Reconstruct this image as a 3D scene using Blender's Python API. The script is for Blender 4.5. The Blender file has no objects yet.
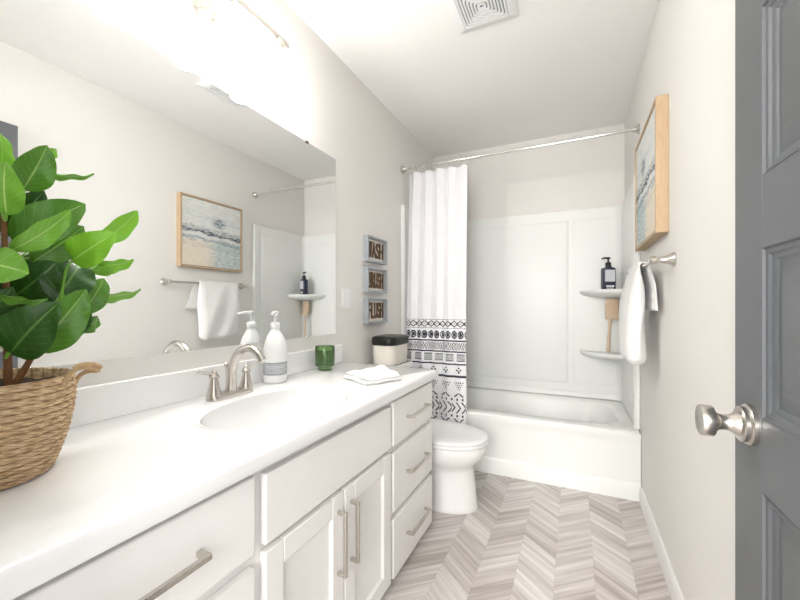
import bpy, bmesh, math, random
from math import sin, cos, pi, radians, sqrt, atan2
from mathutils import Vector, Matrix
S = bpy.context.scene
COL = S.collection
random.seed(7)

# ------------------------------------------------------------------ camera, light, exposure
CAM = (1.1804, 0.0, 1.1033)
TH = 0.4392
cd = bpy.data.cameras.new('camera'); cam = bpy.data.objects.new('camera', cd); COL.objects.link(cam)
cam.location = CAM; cam.rotation_euler = (pi/2, 0, TH)
cd.sensor_width = 36.0; cd.lens = 371.1*36/800; cd.shift_y = 5.94/800; cd.clip_start = 0.02
S.camera = cam
wd = bpy.data.worlds.new('hall_daylight'); S.world = wd; wd.use_nodes = True
bg = wd.node_tree.nodes['Background']; bg.inputs[0].default_value = (1.0, 0.99, 0.985, 1); bg.inputs[1].default_value = 1.3
ld = bpy.data.lights.new('hall_fill_light', 'AREA'); ld.shape = 'RECTANGLE'; ld.size = 1.2; ld.size_y = 1.3  # unseen fill light added behind the camera to brighten the tub alcove
ld.energy = 54; ld.color = (1.0, 0.98, 0.96)
hl = bpy.data.objects.new('hall_fill_light', ld); COL.objects.link(hl); hl.location = (1.12, -1.9, 1.62)
hl.rotation_euler = (radians(90), 0, 0)
S.view_settings.view_transform = 'Standard'; S.view_settings.look = 'None'
S.view_settings.exposure = 0.89; S.view_settings.gamma = 1.0; S.view_settings.use_curve_mapping = False
SHADE_EMIT = 7.0; BULB_W = 5.0

# ------------------------------------------------------------------ room numbers
W = 1.524; ZC = 2.48; YB = 3.255; YT = 2.465
ZK = 0.792; DC = 0.575; YE = 1.735; Y0 = 0.125; FX = 0.55

# ------------------------------------------------------------------ node materials
class NT:
    def __init__(s, nt): s.nt = nt
    def n(s, t, **kw):
        nd = s.nt.nodes.new(t)
        for k, v in kw.items():
            if k.startswith('_'): setattr(nd, k[1:], v)
        return nd
    def put(s, sock, v):
        if hasattr(v, 'is_linked') or isinstance(v, bpy.types.NodeSocket): s.nt.links.new(v, sock)
        else: sock.default_value = v
    def m(s, op, a, b=0.0, c=0.0):
        nd = s.nt.nodes.new('ShaderNodeMath'); nd.operation = op
        s.put(nd.inputs[0], a); s.put(nd.inputs[1], b)
        if op in ('MULTIPLY_ADD', 'COMPARE', 'SMOOTH_MIN'): s.put(nd.inputs[2], c)
        return nd.outputs[0]
    def mix(s, f, a, b):
        nd = s.nt.nodes.new('ShaderNodeMix'); nd.data_type = 'RGBA'
        s.put(nd.inputs[0], f)
        for q, v in ((6, a), (7, b)):
            s.put(nd.inputs[q], (*v, 1) if isinstance(v, tuple) and len(v) == 3 else v)
        return nd.outputs[2]
    def noise(s, vec, scale, detail=3, rough=.5):
        nd = s.nt.nodes.new('ShaderNodeTexNoise'); nd.inputs['Scale'].default_value = scale
        nd.inputs['Detail'].default_value = detail; nd.inputs['Roughness'].default_value = rough
        if vec is not None: s.put(nd.inputs['Vector'], vec)
        return nd.outputs['Fac']
    def coord(s, which='Object', scale=None):
        c = s.nt.nodes.new('ShaderNodeTexCoord').outputs[which]
        if scale:
            mp = s.nt.nodes.new('ShaderNodeMapping'); mp.inputs['Scale'].default_value = scale
            s.nt.links.new(c, mp.inputs[0]); return mp.outputs[0]
        return c
    def ramp(s, f, lo, hi):
        nd = s.nt.nodes.new('ShaderNodeMapRange'); s.put(nd.inputs[0], f)
        nd.inputs[1].default_value = lo; nd.inputs[2].default_value = hi; nd.clamp = True
        return nd.outputs[0]

def base_mat(name):
    m = bpy.data.materials.new(name); m.use_nodes = True
    return m, NT(m.node_tree), m.node_tree.nodes['Principled BSDF']

def mat(name, col, rough=.5, metal=0., var=.03, vs=6., bump=0., bs=200., spec=.5, coat=0., trans=0., ior=1.45, emit=None, es=0., stretch=None):
    m, t, p = base_mat(name)
    v = t.coord('Object', stretch)
    f = t.noise(v, vs)
    d = tuple(max(0, c*(1-var)) for c in col); l = tuple(min(1, c*(1+var)) for c in col)
    t.put(p.inputs['Base Color'], t.mix(f, d, l))
    p.inputs['Roughness'].default_value = rough; p.inputs['Metallic'].default_value = metal
    p.inputs['Specular IOR Level'].default_value = spec; p.inputs['Coat Weight'].default_value = coat
    p.inputs['Transmission Weight'].default_value = trans; p.inputs['IOR'].default_value = ior
    if emit: p.inputs['Emission Color'].default_value = (*emit, 1); p.inputs['Emission Strength'].default_value = es
    if bump:
        b = t.n('ShaderNodeBump'); b.inputs['Strength'].default_value = bump; b.inputs['Distance'].default_value = .002
        t.put(b.inputs['Height'], t.noise(v, bs, 4)); t.put(p.inputs['Normal'], b.outputs[0])
    return m

M = {}
M['wall'] = mat('wall_paint', (.80, .782, .750), .75, var=.008, bump=.05, bs=350, spec=.25)
M['ceil'] = mat('ceiling_paint', (.91, .90, .88), .85, var=.006, bump=.05, bs=300, spec=.2)
M['trim'] = mat('white_trim_paint', (.85, .84, .825), .35, var=.006)
M['cab'] = mat('white_cabinet_paint', (.84, .825, .805), .38, var=.008)
M['marble'] = mat('white_cultured_marble', (.85, .85, .85), .14, var=.008, vs=3)
M['tub'] = mat('white_acrylic', (.87, .88, .86), .16, var=.006)
M['surround'] = mat('white_surround_panel', (.84, .85, .83), .36, var=.006, spec=.35)
M['ceramic'] = mat('white_ceramic', (.86, .85, .84), .1, var=.005, coat=.3)
M['nickel'] = mat('brushed_nickel', (.60, .565, .52), .27, 1., var=.08, vs=40, stretch=(1, 1, 12))
M['chrome'] = mat('polished_chrome', (.80, .79, .77), .12, 1., var=.02)
M['mirror'] = mat('mirror_glass', (.91, .925, .925), .0, 1., var=0.)
M['clip'] = mat('dark_clip', (.06, .06, .055), .4, 0.)
M['door'] = mat('grey_door_paint', (.112, .119, .128), .42, var=.03, bump=.03, bs=120)
M['white_plastic'] = mat('white_plastic', (.86, .86, .86), .28, var=.01)
M['greylabel'] = mat('grey_label', (.36, .37, .40), .5, var=.08, vs=60)
M['print'] = mat('pale_label_print', (.70, .71, .73), .5)
M['wax'] = mat('pale_green_wax', (.74, .80, .62), .5)
M['greenglass'] = mat('green_glass', (.22, .40, .15), .05, 0., var=.12, vs=35, trans=.88, coat=.4)
M['terry'] = mat('white_terry', (.88, .875, .865), .95, var=.02, vs=120, bump=.9, bs=420, spec=.1)
M['oak'] = None
M['letterwood'] = mat('dark_brown_wood', (.13, .075, .038), .6, var=.5, vs=60)
M['greyframe'] = mat('weathered_grey_paint', (.36, .385, .41), .6, var=.2, vs=50)
M['cream'] = mat('cream_board', (.80, .76, .68), .7, var=.05, vs=40)
M['black'] = mat('black_plastic', (.008, .0085, .009), .32, var=.1)
M['canister'] = mat('cream_woven_canvas', (.78, .74, .67), .8, var=.05, vs=80, bump=.4, bs=300)
M['navy'] = mat('navy_liquid_plastic', (.024, .029, .06), .15, var=.1, coat=.5)
M['label'] = mat('pale_label', (.66, .68, .72), .5, var=.04)
M['beech'] = mat('pale_beech', (.70, .54, .39), .55, var=.12, vs=14, stretch=(8, 8, 1))
M['bristle'] = mat('straw_bristle', (.62, .50, .34), .9, var=.15, vs=200, bump=.8)
M['soil'] = mat('dark_soil', (.035, .022, .014), .95, var=.5, vs=60, bump=1., bs=90)
M['stem'] = mat('reddish_brown_stem', (.20, .085, .03), .6, var=.35, vs=70)
M['ink'] = mat('black_print', (.03, .032, .045), .85, var=.1)
M['cloth'] = mat('white_polyester', (.83, .83, .85), .85, var=.012, vs=60, bump=.12, bs=700, spec=.15)
M['socket'] = mat('satin_nickel_socket', (.66, .63, .58), .3, 1., var=.04)
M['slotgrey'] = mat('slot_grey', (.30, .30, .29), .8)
M['dark'] = mat('dark_gap', (.10, .10, .10), .8)
m, t, p = base_mat('lit_frosted_glass'); M['shade'] = m
t.put(p.inputs['Base Color'], (.9, .9, .88, 1)); p.inputs['Roughness'].default_value = .4
tb_ = t.n('ShaderNodeBsdfTransparent'); mx_ = t.n('ShaderNodeMixShader'); mx_.inputs[0].default_value = .62
m.node_tree.links.new(p.outputs[0], mx_.inputs[1]); m.node_tree.links.new(tb_.outputs[0], mx_.inputs[2])
m.node_tree.links.new(mx_.outputs[0], m.node_tree.nodes['Material Output'].inputs[0])
p.inputs['Emission Color'].default_value = (1, .98, .95, 1); p.inputs['Emission Strength'].default_value = SHADE_EMIT

# oak frame with grain along its length
m, t, p = base_mat('natural_oak'); M['oak'] = m
f = t.noise(t.coord('Object', (30, 30, 3)), 5, 5); g = t.noise(t.coord('Object', (200, 200, 8)), 3, 2)
c = t.mix(f, (.43, .30, .175), (.60, .445, .285)); c = t.mix(t.ramp(g, .55, .8), c, (.40, .26, .14))
t.put(p.inputs['Base Color'], c); p.inputs['Roughness'].default_value = .55

# chevron vinyl floor
m, t, p = base_mat('chevron_vinyl_planks'); M['floor'] = m
sep = t.n('ShaderNodeSeparateXYZ'); t.put(sep.inputs[0], t.coord('Object'))
x, y = sep.outputs[0], sep.outputs[1]
CW, PW, SL = .1465, .104, .84
xc = t.m('DIVIDE', t.m('SUBTRACT', x, .082), CW)
ci = t.m('FLOOR', xc); fx = t.m('SUBTRACT', xc, ci)
par = t.m('SUBTRACT', t.m('MULTIPLY', t.m('FLOORED_MODULO', ci, 2.0), 2.0), 1.0)
tri = t.m('MULTIPLY', t.m('MULTIPLY', t.m('SUBTRACT', fx, .5), par), -CW*SL)
yy = t.m('DIVIDE', t.m('ADD', y, tri), PW)
pi_ = t.m('FLOOR', yy); fy = t.m('SUBTRACT', yy, pi_)
cmb = t.n('ShaderNodeCombineXYZ'); t.put(cmb.inputs[0], ci); t.put(cmb.inputs[1], pi_)
wn = t.n('ShaderNodeTexWhiteNoise'); wn.noise_dimensions = '3D'; t.put(wn.inputs['Vector'], cmb.outputs[0])
rnd = wn.outputs['Value']
cv = t.n('ShaderNodeCombineXYZ'); t.put(cv.inputs[0], t.m('MULTIPLY', fx, .35)); t.put(cv.inputs[1], t.m('MULTIPLY', yy, 3.2))
t.put(cv.inputs[2], t.m('MULTIPLY_ADD', ci, 7.31, t.m('MULTIPLY', rnd, 23.0)))
st = t.noise(cv.outputs[0], 1.0, 2, .5)
cv2 = t.n('ShaderNodeCombineXYZ'); t.put(cv2.inputs[0], t.m('MULTIPLY', fx, .7)); t.put(cv2.inputs[1], t.m('MULTIPLY', yy, 7.0))
t.put(cv2.inputs[2], t.m('MULTIPLY', rnd, 40.0))
st2 = t.noise(cv2.outputs[0], 1.6, 3, .6)
tone = t.m('ADD', t.m('MULTIPLY', t.m('SUBTRACT', rnd, .5), .42), t.m('ADD', t.m('MULTIPLY', t.m('SUBTRACT', st, .5), 1.5), t.m('MULTIPLY', t.m('SUBTRACT', st2, .5), .45)))
c = t.mix(t.ramp(tone, -.42, .42), (.40, .355, .325), (.80, .765, .735))
ed = t.m('MINIMUM', t.m('MINIMUM', fy, t.m('SUBTRACT', 1.0, fy)), t.m('MULTIPLY', t.m('MINIMUM', fx, t.m('SUBTRACT', 1.0, fx)), 1.4))
c = t.mix(t.m('MULTIPLY', t.m('LESS_THAN', ed, .012), .14), c, (.22, .18, .15))
t.put(p.inputs['Base Color'], c); p.inputs['Roughness'].default_value = .33; p.inputs['Specular IOR Level'].default_value = .4

# leaves: midrib and side veins from UV
def leafmat(name, col, vein, back=.6):
    m, t, p = base_mat(name)
    sp = t.n('ShaderNodeSeparateXYZ'); t.put(sp.inputs[0], t.coord('UV')); u, v = sp.outputs[0], sp.outputs[1]
    au = t.m('ABSOLUTE', t.m('SUBTRACT', u, .5))
    mid = t.m('LESS_THAN', au, .022)
    w = t.m('FRACT', t.m('SUBTRACT', t.m('MULTIPLY', v, 8.0), t.m('MULTIPLY', au, 5.0)))
    side = t.m('MULTIPLY', t.m('LESS_THAN', w, .07), .35)
    nz = t.noise(t.coord('Object'), 25, 3)
    c = t.mix(nz, tuple(k*.8 for k in col), tuple(min(1, k*1.2) for k in col))
    c = t.mix(t.m('MAXIMUM', mid, side), c, vein)
    t.put(p.inputs['Base Color'], c); p.inputs['Roughness'].default_value = .33
    p.inputs['Specular IOR Level'].default_value = .45
    b = t.n('ShaderNodeBump'); b.inputs['Strength'].default_value = .3; b.inputs['Distance'].default_value = .002
    t.put(b.inputs['Height'], t.m('SUBTRACT', 1.0, side)); t.put(p.inputs['Normal'], b.outputs[0])
    return m
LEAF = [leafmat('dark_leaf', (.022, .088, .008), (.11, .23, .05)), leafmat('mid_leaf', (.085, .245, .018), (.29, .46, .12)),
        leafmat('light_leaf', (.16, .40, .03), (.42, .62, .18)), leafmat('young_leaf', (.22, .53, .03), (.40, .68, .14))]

# coiled straw rope
m, t, p = base_mat('coiled_straw_rope'); M['rope'] = m
sp = t.n('ShaderNodeSeparateXYZ'); t.put(sp.inputs[0], t.coord('UV')); u, v = sp.outputs[0], sp.outputs[1]
ph = t.m('ADD', t.m('MULTIPLY', u, 34.0), t.m('MULTIPLY', t.m('FRACT', t.m('MULTIPLY', v, 15.0*91/94)), 1.6))
tw = t.m('ABSOLUTE', t.m('SUBTRACT', t.m('FRACT', ph), .5))
nz = t.noise(t.coord('Object', (1, 1, 3)), 60, 4)
c = t.mix(t.ramp(nz, .3, .7), (.52, .325, .165), (.92, .70, .45))
co = t.m('ABSOLUTE', t.m('SUBTRACT', t.m('FRACT', t.m('SUBTRACT', t.m('MULTIPLY', v, 94/6), 1/6)), .5))
c = t.mix(t.m('MULTIPLY', t.ramp(tw, .13, .03), .55), c, (.22, .115, .045)); c = t.mix(t.m('MULTIPLY', t.ramp(co, .40, .49), .7), c, (.17, .085, .03))
t.put(p.inputs['Base Color'], c); p.inputs['Roughness'].default_value = .85
b = t.n('ShaderNodeBump'); b.inputs['Strength'].default_value = 1.0; b.inputs['Distance'].default_value = .006
t.put(b.inputs['Height'], t.m('ADD', tw, t.m('MULTIPLY', nz, .6))); t.put(p.inputs['Normal'], b.outputs[0])
M['jute'] = mat('jute_twine', (.52, .35, .19), .9, var=.35, vs=90, bump=1., bs=260)

# abstract beach painting (UV: u near->far, v bottom->top)
m, t, p = base_mat('abstract_sea_canvas'); M['canvas'] = m
uvc = t.coord('UV'); sp = t.n('ShaderNodeSeparateXYZ'); t.put(sp.inputs[0], uvc); u, v = sp.outputs[0], sp.outputs[1]
n1 = t.noise(t.coord('UV', (3, 12, 1)), 2.2, 6, .65); n2 = t.noise(t.coord('UV', (7, 26, 1)), 2.0, 5, .7); n3 = t.noise(t.coord('UV', (2, 5, 1)), 3.0, 4)
c = t.mix(t.ramp(n1, .35, .7), (.80, .79, .74), (.56, .61, .62))
low = t.ramp(v, .44, .34)
tan = t.mix(t.ramp(n2, .35, .65), (.72, .62, .47), (.80, .76, .68)); teal = t.mix(t.ramp(n2, .4, .62), (.33, .43, .45), (.74, .76, .73))
c = t.mix(low, c, t.mix(t.ramp(t.m('ADD', u, t.m('MULTIPLY', n3, .3)), .5, .75), tan, teal))
vv = t.m('ADD', v, t.m('ADD', t.m('MULTIPLY', u, .05), t.m('MULTIPLY', t.m('SUBTRACT', n3, .5), .16)))
def band(cen, half, thr, col, strength=1.0):
    global c
    k = t.m('SUBTRACT', 1.0, t.ramp(t.m('ABSOLUTE', t.m('SUBTRACT', vv, cen)), half*.35, half))
    k = t.m('MULTIPLY', t.m('MULTIPLY', k, t.ramp(n2, thr-.08, thr+.1)), strength)
    c = t.mix(k, c, col)
band(.535, .045, .44, (.035, .05, .085)); band(.595, .03, .50, (.10, .13, .18), .85); band(.43, .04, .47, (.15, .22, .28), .85); band(.33, .05, .56, (.22, .31, .36), .7)
band(.48, .03, .5, (.75, .74, .70)); band(.77, .06, .56, (.45, .53, .57), .7)
blob = t.ramp(t.m('SQRT', t.m('ADD', t.m('POWER', t.m('DIVIDE', t.m('SUBTRACT', u, .60), .13), 2.0), t.m('POWER', t.m('DIVIDE', t.m('SUBTRACT', v, .70), .09), 2.0))), 1.2, .4)
c = t.mix(t.m('MULTIPLY', blob, t.ramp(n2, .40, .54)), c, (.10, .14, .20))
t.put(p.inputs['Base Color'], c); p.inputs['Roughness'].default_value = .75

# ------------------------------------------------------------------ mesh builder
ORG = {}
class B:
    def __init__(s): s.v = []; s.f = []; s.uv = []; s.mi = []
    def add(s, vs, fs, uvs=None, mi=0):
        o = len(s.v); s.v += [tuple(q) for q in vs]
        for i, f in enumerate(fs):
            s.f.append([k+o for k in f]); s.mi.append(mi)
            s.uv.append(uvs[i] if uvs else None)
        return s
    def box(s, x0, x1, y0, y1, z0, z1):
        vs = [(x, y, z) for x in (x0, x1) for y in (y0, y1) for z in (z0, z1)]
        return s.add(vs, [(0,1,3,2), (4,6,7,5), (0,4,5,1), (2,3,7,6), (0,2,6,4), (1,5,7,3)])
    def loft(s, loops, cap0=True, cap1=True, closed=True, uv=False):
        n = len(loops[0]); vs = [q for L in loops for q in L]; fs = []; us = []
        R = len(loops)
        for i in range(R-1):
            for j in range(n if closed else n-1):
                k = (j+1) % n
                fs.append((i*n+j, i*n+k, (i+1)*n+k, (i+1)*n+j))
                us.append([(j/n, i/(R-1)), ((j+1)/n, i/(R-1)), ((j+1)/n, (i+1)/(R-1)), (j/n, (i+1)/(R-1))])
        if cap0: fs.append(tuple(reversed(range(n)))); us.append([(0, 0)]*n)
        if cap1: fs.append(tuple(range((R-1)*n, R*n))); us.append([(0, 1)]*n)
        return s.add(vs, fs, us if uv else None)
    def lathe(s, prof, org, axis=(0, 0, 1), n=32, cap0=True, cap1=True, uv=False):
        a = Vector(axis).normalized(); q = a.to_track_quat('Z', 'Y').to_matrix(); o = Vector(org)
        loops = [[o + q @ Vector((r*cos(2*pi*j/n), r*sin(2*pi*j/n), z)) for j in range(n)] for r, z in prof]
        return s.loft(loops, cap0, cap1, uv=uv)
    def tube(s, pts, r, n=12, caps=True, flat=1.0):
        P = [Vector(q) for q in pts]; loops = []; up = None
        for i, q in enumerate(P):
            d = (P[min(i+1, len(P)-1)] - P[max(i-1, 0)]).normalized()
            if up is None: up = d.orthogonal().normalized()
            up = (up - d*up.dot(d)).normalized(); sd = d.cross(up)
            rr = r[i] if isinstance(r, (list, tuple)) else r
            loops.append([q + up*rr*cos(2*pi*j/n) + sd*rr*flat*sin(2*pi*j/n) for j in range(n)])
        return s.loft(loops, caps, caps)
    def grid(s, fn, nu, nv, mi=None):
        vs = [fn(i/nu, j/nv) for j in range(nv+1) for i in range(nu+1)]; fs = []; us = []
        for j in range(nv):
            for i in range(nu):
                a = j*(nu+1)+i; fs.append((a, a+1, a+nu+2, a+nu+1))
                us.append([(i/nu, j/nv), ((i+1)/nu, j/nv), ((i+1)/nu, (j+1)/nv), (i/nu, (j+1)/nv)])
        o = len(s.v); s.add(vs, fs, us)
        if mi:
            base = len(s.mi)-len(fs)
            for k in range(len(fs)): s.mi[base+k] = mi(k % nu, k // nu)
        return s
    def build(s, name, ms, parent=None, loc=None, smooth=True, angle=35, bevel=0, seg=2, solid=0, subd=0):
        if loc is None:
            if parent is not None: org = ORG[parent.name]
            else:
                xs = list(zip(*s.v)); org = ((min(xs[0])+max(xs[0]))/2, (min(xs[1])+max(xs[1]))/2, min(xs[2]))
        else: org = loc
        me = bpy.data.meshes.new(name)
        me.from_pydata([(a-org[0], b-org[1], c-org[2]) for a, b, c in s.v], [], s.f)
        for q in (ms if isinstance(ms, (list, tuple)) else [ms]): me.materials.append(q)
        me.polygons.foreach_set('material_index', s.mi)
        if any(s.uv):
            ul = me.uv_layers.new(name='UVMap')
            for pl in me.polygons:
                if s.uv[pl.index]:
                    for k, li in enumerate(pl.loop_indices): ul.data[li].uv = s.uv[pl.index][k]
        bm = bmesh.new(); bm.from_mesh(me); bmesh.ops.recalc_face_normals(bm, faces=bm.faces); bm.to_mesh(me); bm.free()
        if smooth:
            me.polygons.foreach_set('use_smooth', [True]*len(me.polygons))
            me.set_sharp_from_angle(angle=radians(angle))
        o = bpy.data.objects.new(name, me); COL.objects.link(o)
        if parent is not None: o.parent = parent
        else: o.location = org
        ORG[o.name] = org
        if solid:
            md = o.modifiers.new('thickness', 'SOLIDIFY'); md.thickness = solid; md.offset = 0
        if bevel:
            md = o.modifiers.new('bevel', 'BEVEL'); md.width = bevel; md.segments = seg; md.limit_method = 'ANGLE'; md.angle_limit = radians(40)
            md.harden_normals = False
        if subd:
            md = o.modifiers.new('subd', 'SUBSURF'); md.levels = subd; md.render_levels = subd
        return o

def tag(o, label, cat, group=None):
    o['label'] = label; o['category'] = cat
    if group: o['group'] = group
    return o
def thing(name, loc, label, cat, group=None):
    o = bpy.data.objects.new(name, None); COL.objects.link(o); o.location = loc; o.empty_display_size = .05
    ORG[o.name] = tuple(loc); return tag(o, label, cat, group)
def struct(o): o['kind'] = 'structure'; return o
def box(name, ms, parent, x0, x1, y0, y1, z0, z1, bevel=.002, **kw):
    return B().box(x0, x1, y0, y1, z0, z1).build(name, ms, parent, bevel=bevel, **kw)
def rrect(cx, cy, hx, hy, r, z, n=8):
    pts = []
    for qx, qy, a0 in ((1, 1, 0), (-1, 1, pi/2), (-1, -1, pi), (1, -1, 3*pi/2)):
        for k in range(n+1):
            a = a0+pi/2*k/n; pts.append((cx+qx*(hx-r)+r*cos(a), cy+qy*(hy-r)+r*sin(a), z))
    return pts
def bez(p0, p1, p2, p3, n=12):
    a, b, c, d = map(Vector, (p0, p1, p2, p3)); out = []
    for i in range(n+1):
        s = i/n; out.append(a*(1-s)**3 + b*3*s*(1-s)**2 + c*3*s*s*(1-s) + d*s**3)
    return out

# ------------------------------------------------------------------ room shell
def sbox(name, ms, *a, bevel=0): return struct(box(name, ms, None, *a, bevel=bevel))
sbox('floor', M['floor'], -.1, W+.1, -.9, YB+.1, -.1, 0).location
fl = bpy.data.objects['floor']
# keep the floor's texture origin at the room corner
off = fl.location.copy(); fl.data.transform(Matrix.Translation(off)); fl.location = (0, 0, 0)
sbox('ceiling', M['ceil'], -.1, W+.1, -.02, YB+.1, ZC, ZC+.1)
sbox('wall_left', M['wall'], -.1, 0, -.02, YB+.1, 0, ZC)
sbox('wall_right', M['wall'], W, W+.1, -.02, YB+.1, 0, ZC)
sbox('wall_back', M['wall'], 0, W, YB, YB+.1, 0, ZC)
wf = B(); wf.box(0, .66, -.02, .10, 0, ZC); wf.box(.66, 1.495, -.02, .10, 2.065, ZC); wf.box(1.495, W, -.02, .10, 0, ZC)
struct(wf.build('wall_front', M['wall'], None))
def baseboard(name, xw, sgn, y0, y1):
    prof = [(0, 0), (.013, 0), (.013, .062), (.009, .078), (.005, .088), (0, .09)]
    b = B(); b.loft([[(xw+sgn*a, y, z) for a, z in prof] for y in (y0, y1)])
    return struct(b.build(name, M['trim'], None))
baseboard('baseboard_right', W, -1, .10, YT-.002)
baseboard('baseboard_left', 0, 1, YE+.01, YT-.002)

# ------------------------------------------------------------------ bathtub
tubo = thing('bathtub', (W/2, YT, 0), 'white alcove bathtub with a flat apron along the far end of the room', 'bathtub')
NB = 96
RIM = .388
def oblong(cx, cy, hx, hy, z, e=5.0, n=NB):
    out = []
    for k in range(n):
        a = 2*pi*k/n; c_, s_ = cos(a), sin(a)
        r = (abs(c_/hx)**e+abs(s_/hy)**e)**(-1/e); out.append((cx+r*c_, cy+r*s_, z))
    return out
cxT, cyT, hxT, hyT = W/2, (YT+YB)/2, W/2, (YB-YT)/2
b = B()
loops = [oblong(cxT, cyT, hxT-.003, hyT-.003, RIM-.03, 40), oblong(cxT, cyT, hxT-.003, hyT-.003, RIM-.010, 40), oblong(cxT, cyT, hxT-.006, hyT-.006, RIM-.003, 40), oblong(cxT, cyT, hxT-.014, hyT-.014, RIM, 40),
         oblong(cxT, cyT+.012, hxT-.075, hyT-.085, RIM, 5), oblong(cxT, cyT+.012, hxT-.088, hyT-.098, RIM-.006, 5), oblong(cxT, cyT+.012, hxT-.098, hyT-.108, RIM-.025, 5),
         oblong(cxT-.01, cyT+.012, hxT-.16, hyT-.14, .14, 4.5), oblong(cxT-.01, cyT+.012, hxT-.20, hyT-.17, .09, 4), oblong(cxT-.01, cyT+.012, hxT-.27, hyT-.22, .07, 4)]
b.loft(loops, False, True)
b.build('basin', M['tub'], tubo, angle=50)
ap = B()
prof = [(YT+.03, 0), (YT, 0), (YT, .088), (YT+.003, .096), (YT+.014, .104), (YT+.012, .30), (YT+.006, RIM-.045), (YT, RIM-.03), (YT+.001, RIM-.008), (YT+.03, RIM-.008)]
ap.loft([[(x, y, z) for y, z in prof] for x in (.003, W-.003)])
ap.build('apron', M['tub'], tubo, angle=50)
B().lathe([(.0, 0), (.028, 0), (.028, .004), (.02, .007), (0, .007)], (.30, cyT, .071), n=24, cap0=False, cap1=False).build('drain', M['chrome'], tubo)

sur = thing('tub_surround', (W/2, YB, RIM), 'glossy white three-sided tub surround panels with molded corner shelves', 'tub surround')
def raised(b, plane, u0, u1, z0, z1, base, h, mrg=.02, sgn=-1):
    # raised moulded field on a wall plane
    def P(u, z, d):
        return (u, base+sgn*d, z) if plane == 'y' else (base+sgn*d, u, z)
    def lp(i, d): return [P(u0+i, z0+i, d), P(u1-i, z0+i, d), P(u1-i, z1-i, d), P(u0+i, z1-i, d)]
    b.loft([lp(0, 0), lp(mrg*.3, h*.15), lp(mrg*.7, h*.85), lp(mrg, h)], False, True)
ZS0, ZS1 = RIM+.002, 1.862
b = B(); b.box(.022, W-.022, YB-.020, YB-.001, ZS0, ZS1)
raised(b, 'y', .10, 1.142, .485, 1.785, YB-.020, .010); raised(b, 'y', 1.165, W-.03, .485, 1.785, YB-.020, .006)
b.loft([[(x_, YB-.021, ZS0), (x_, YB-.034, ZS0), (x_, YB-.032, ZS0+.02), (x_, YB-.021, ZS0+.042)] for x_ in (.024, W-.024)])
b.build('back_panel', M['surround'], sur, bevel=.004)
for nm, x0, x1, bx, sg in (('side_panel', .001, .022, .022, 1), ('side_panel', W-.022, W-.001, W-.022, -1)):
    b = B(); b.box(x0, x1, YT+.055, YB-.001, ZS0, ZS1); raised(b, 'x', YT+.14, YB-.09, .485, 1.785, bx, .008, sgn=sg)
    b.box(min(bx, bx+sg*.010), max(bx, bx+sg*.010), YT+.055, YT+.085, ZS0, ZS1)
    b.build(nm, M['surround'], sur, bevel=.004)
# rounded inside corner column on the right, carrying the shelves
b = B(); R = .06; xr, yr = W-.022, YB-.020; lps = []
for z in (ZS0, ZS1): lps.append([(xr, yr, z), (xr, yr-R, z)] + [(xr-R+R*cos(a), yr-R+R*sin(a), z) for a in [pi/2*k/8 for k in range(1, 8)]] + [(xr-R, yr, z)])
b.loft(lps); b.build('corner_cove', M['surround'], sur)
for zt in (1.222, .762):
    b = B(); lps = []
    for (sc, z) in ((.62, zt-.055), (.86, zt-.040), (.97, zt-.026), (1.0, zt-.012), (.985, zt), (.93, zt), (.90, zt-.005)):
        lps.append([(xr, yr, z)] + [(xr-.285*sc*cos(a), yr-.27*sc*sin(a), z) for a in [pi/2*k/20 for k in range(21)]])
    b.loft(lps); b.build('corner_shelf', M['surround'], sur, angle=50)

# ------------------------------------------------------------------ shower rod and curtain
YR, ZR = 2.548, 2.134
rod = thing('shower_rod', (W/2, YR, ZR), 'slim satin metal shower curtain rod spanning the tub alcove', 'curtain rod')
B().tube([(.012, YR, ZR), (W-.012, YR, ZR)], .0095, 20).build('pole', M['chrome'], rod)
for x, a in ((0.001, 1), (W-.001, -1)):
    B().lathe([(.030, 0), (.030, .006), (.022, .012), (.016, .030), (.0145, .034)], (x, YR, ZR), (a, 0, 0), 24).build('end_flange', M['nickel'], rod)
cur = thing('shower_curtain', (.28, 2.47, .30), 'white fabric shower curtain with black tribal print bands near the hem', 'shower curtain')
CX0, CX1, CZT, CZB, NF = .056, .488, 2.096, .280, 5
def curt(u, v):
    z = CZB+(CZT-CZB)*v
    ctr = YR-.125*(1-v)
    amp = (.019+.006*sin(3.1*u+1))*(.26+.74*v)
    ph = 2*pi*NF*(u+.010*sin(7*u+4*(1-v)*.5))+.6
    x = CX0+(CX1+.034*(1-v)-CX0)*u+.009*sin(2*ph)*.8+.004*sin(5*v+9*u)
    if v > .985: amp *= 1.0
    return (x, ctr+amp*sin(ph)+.005*sin(13*u+3*v), z+(-.010*(1-cos(ph*1.0))*.5 if v > .995 else 0))
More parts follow.
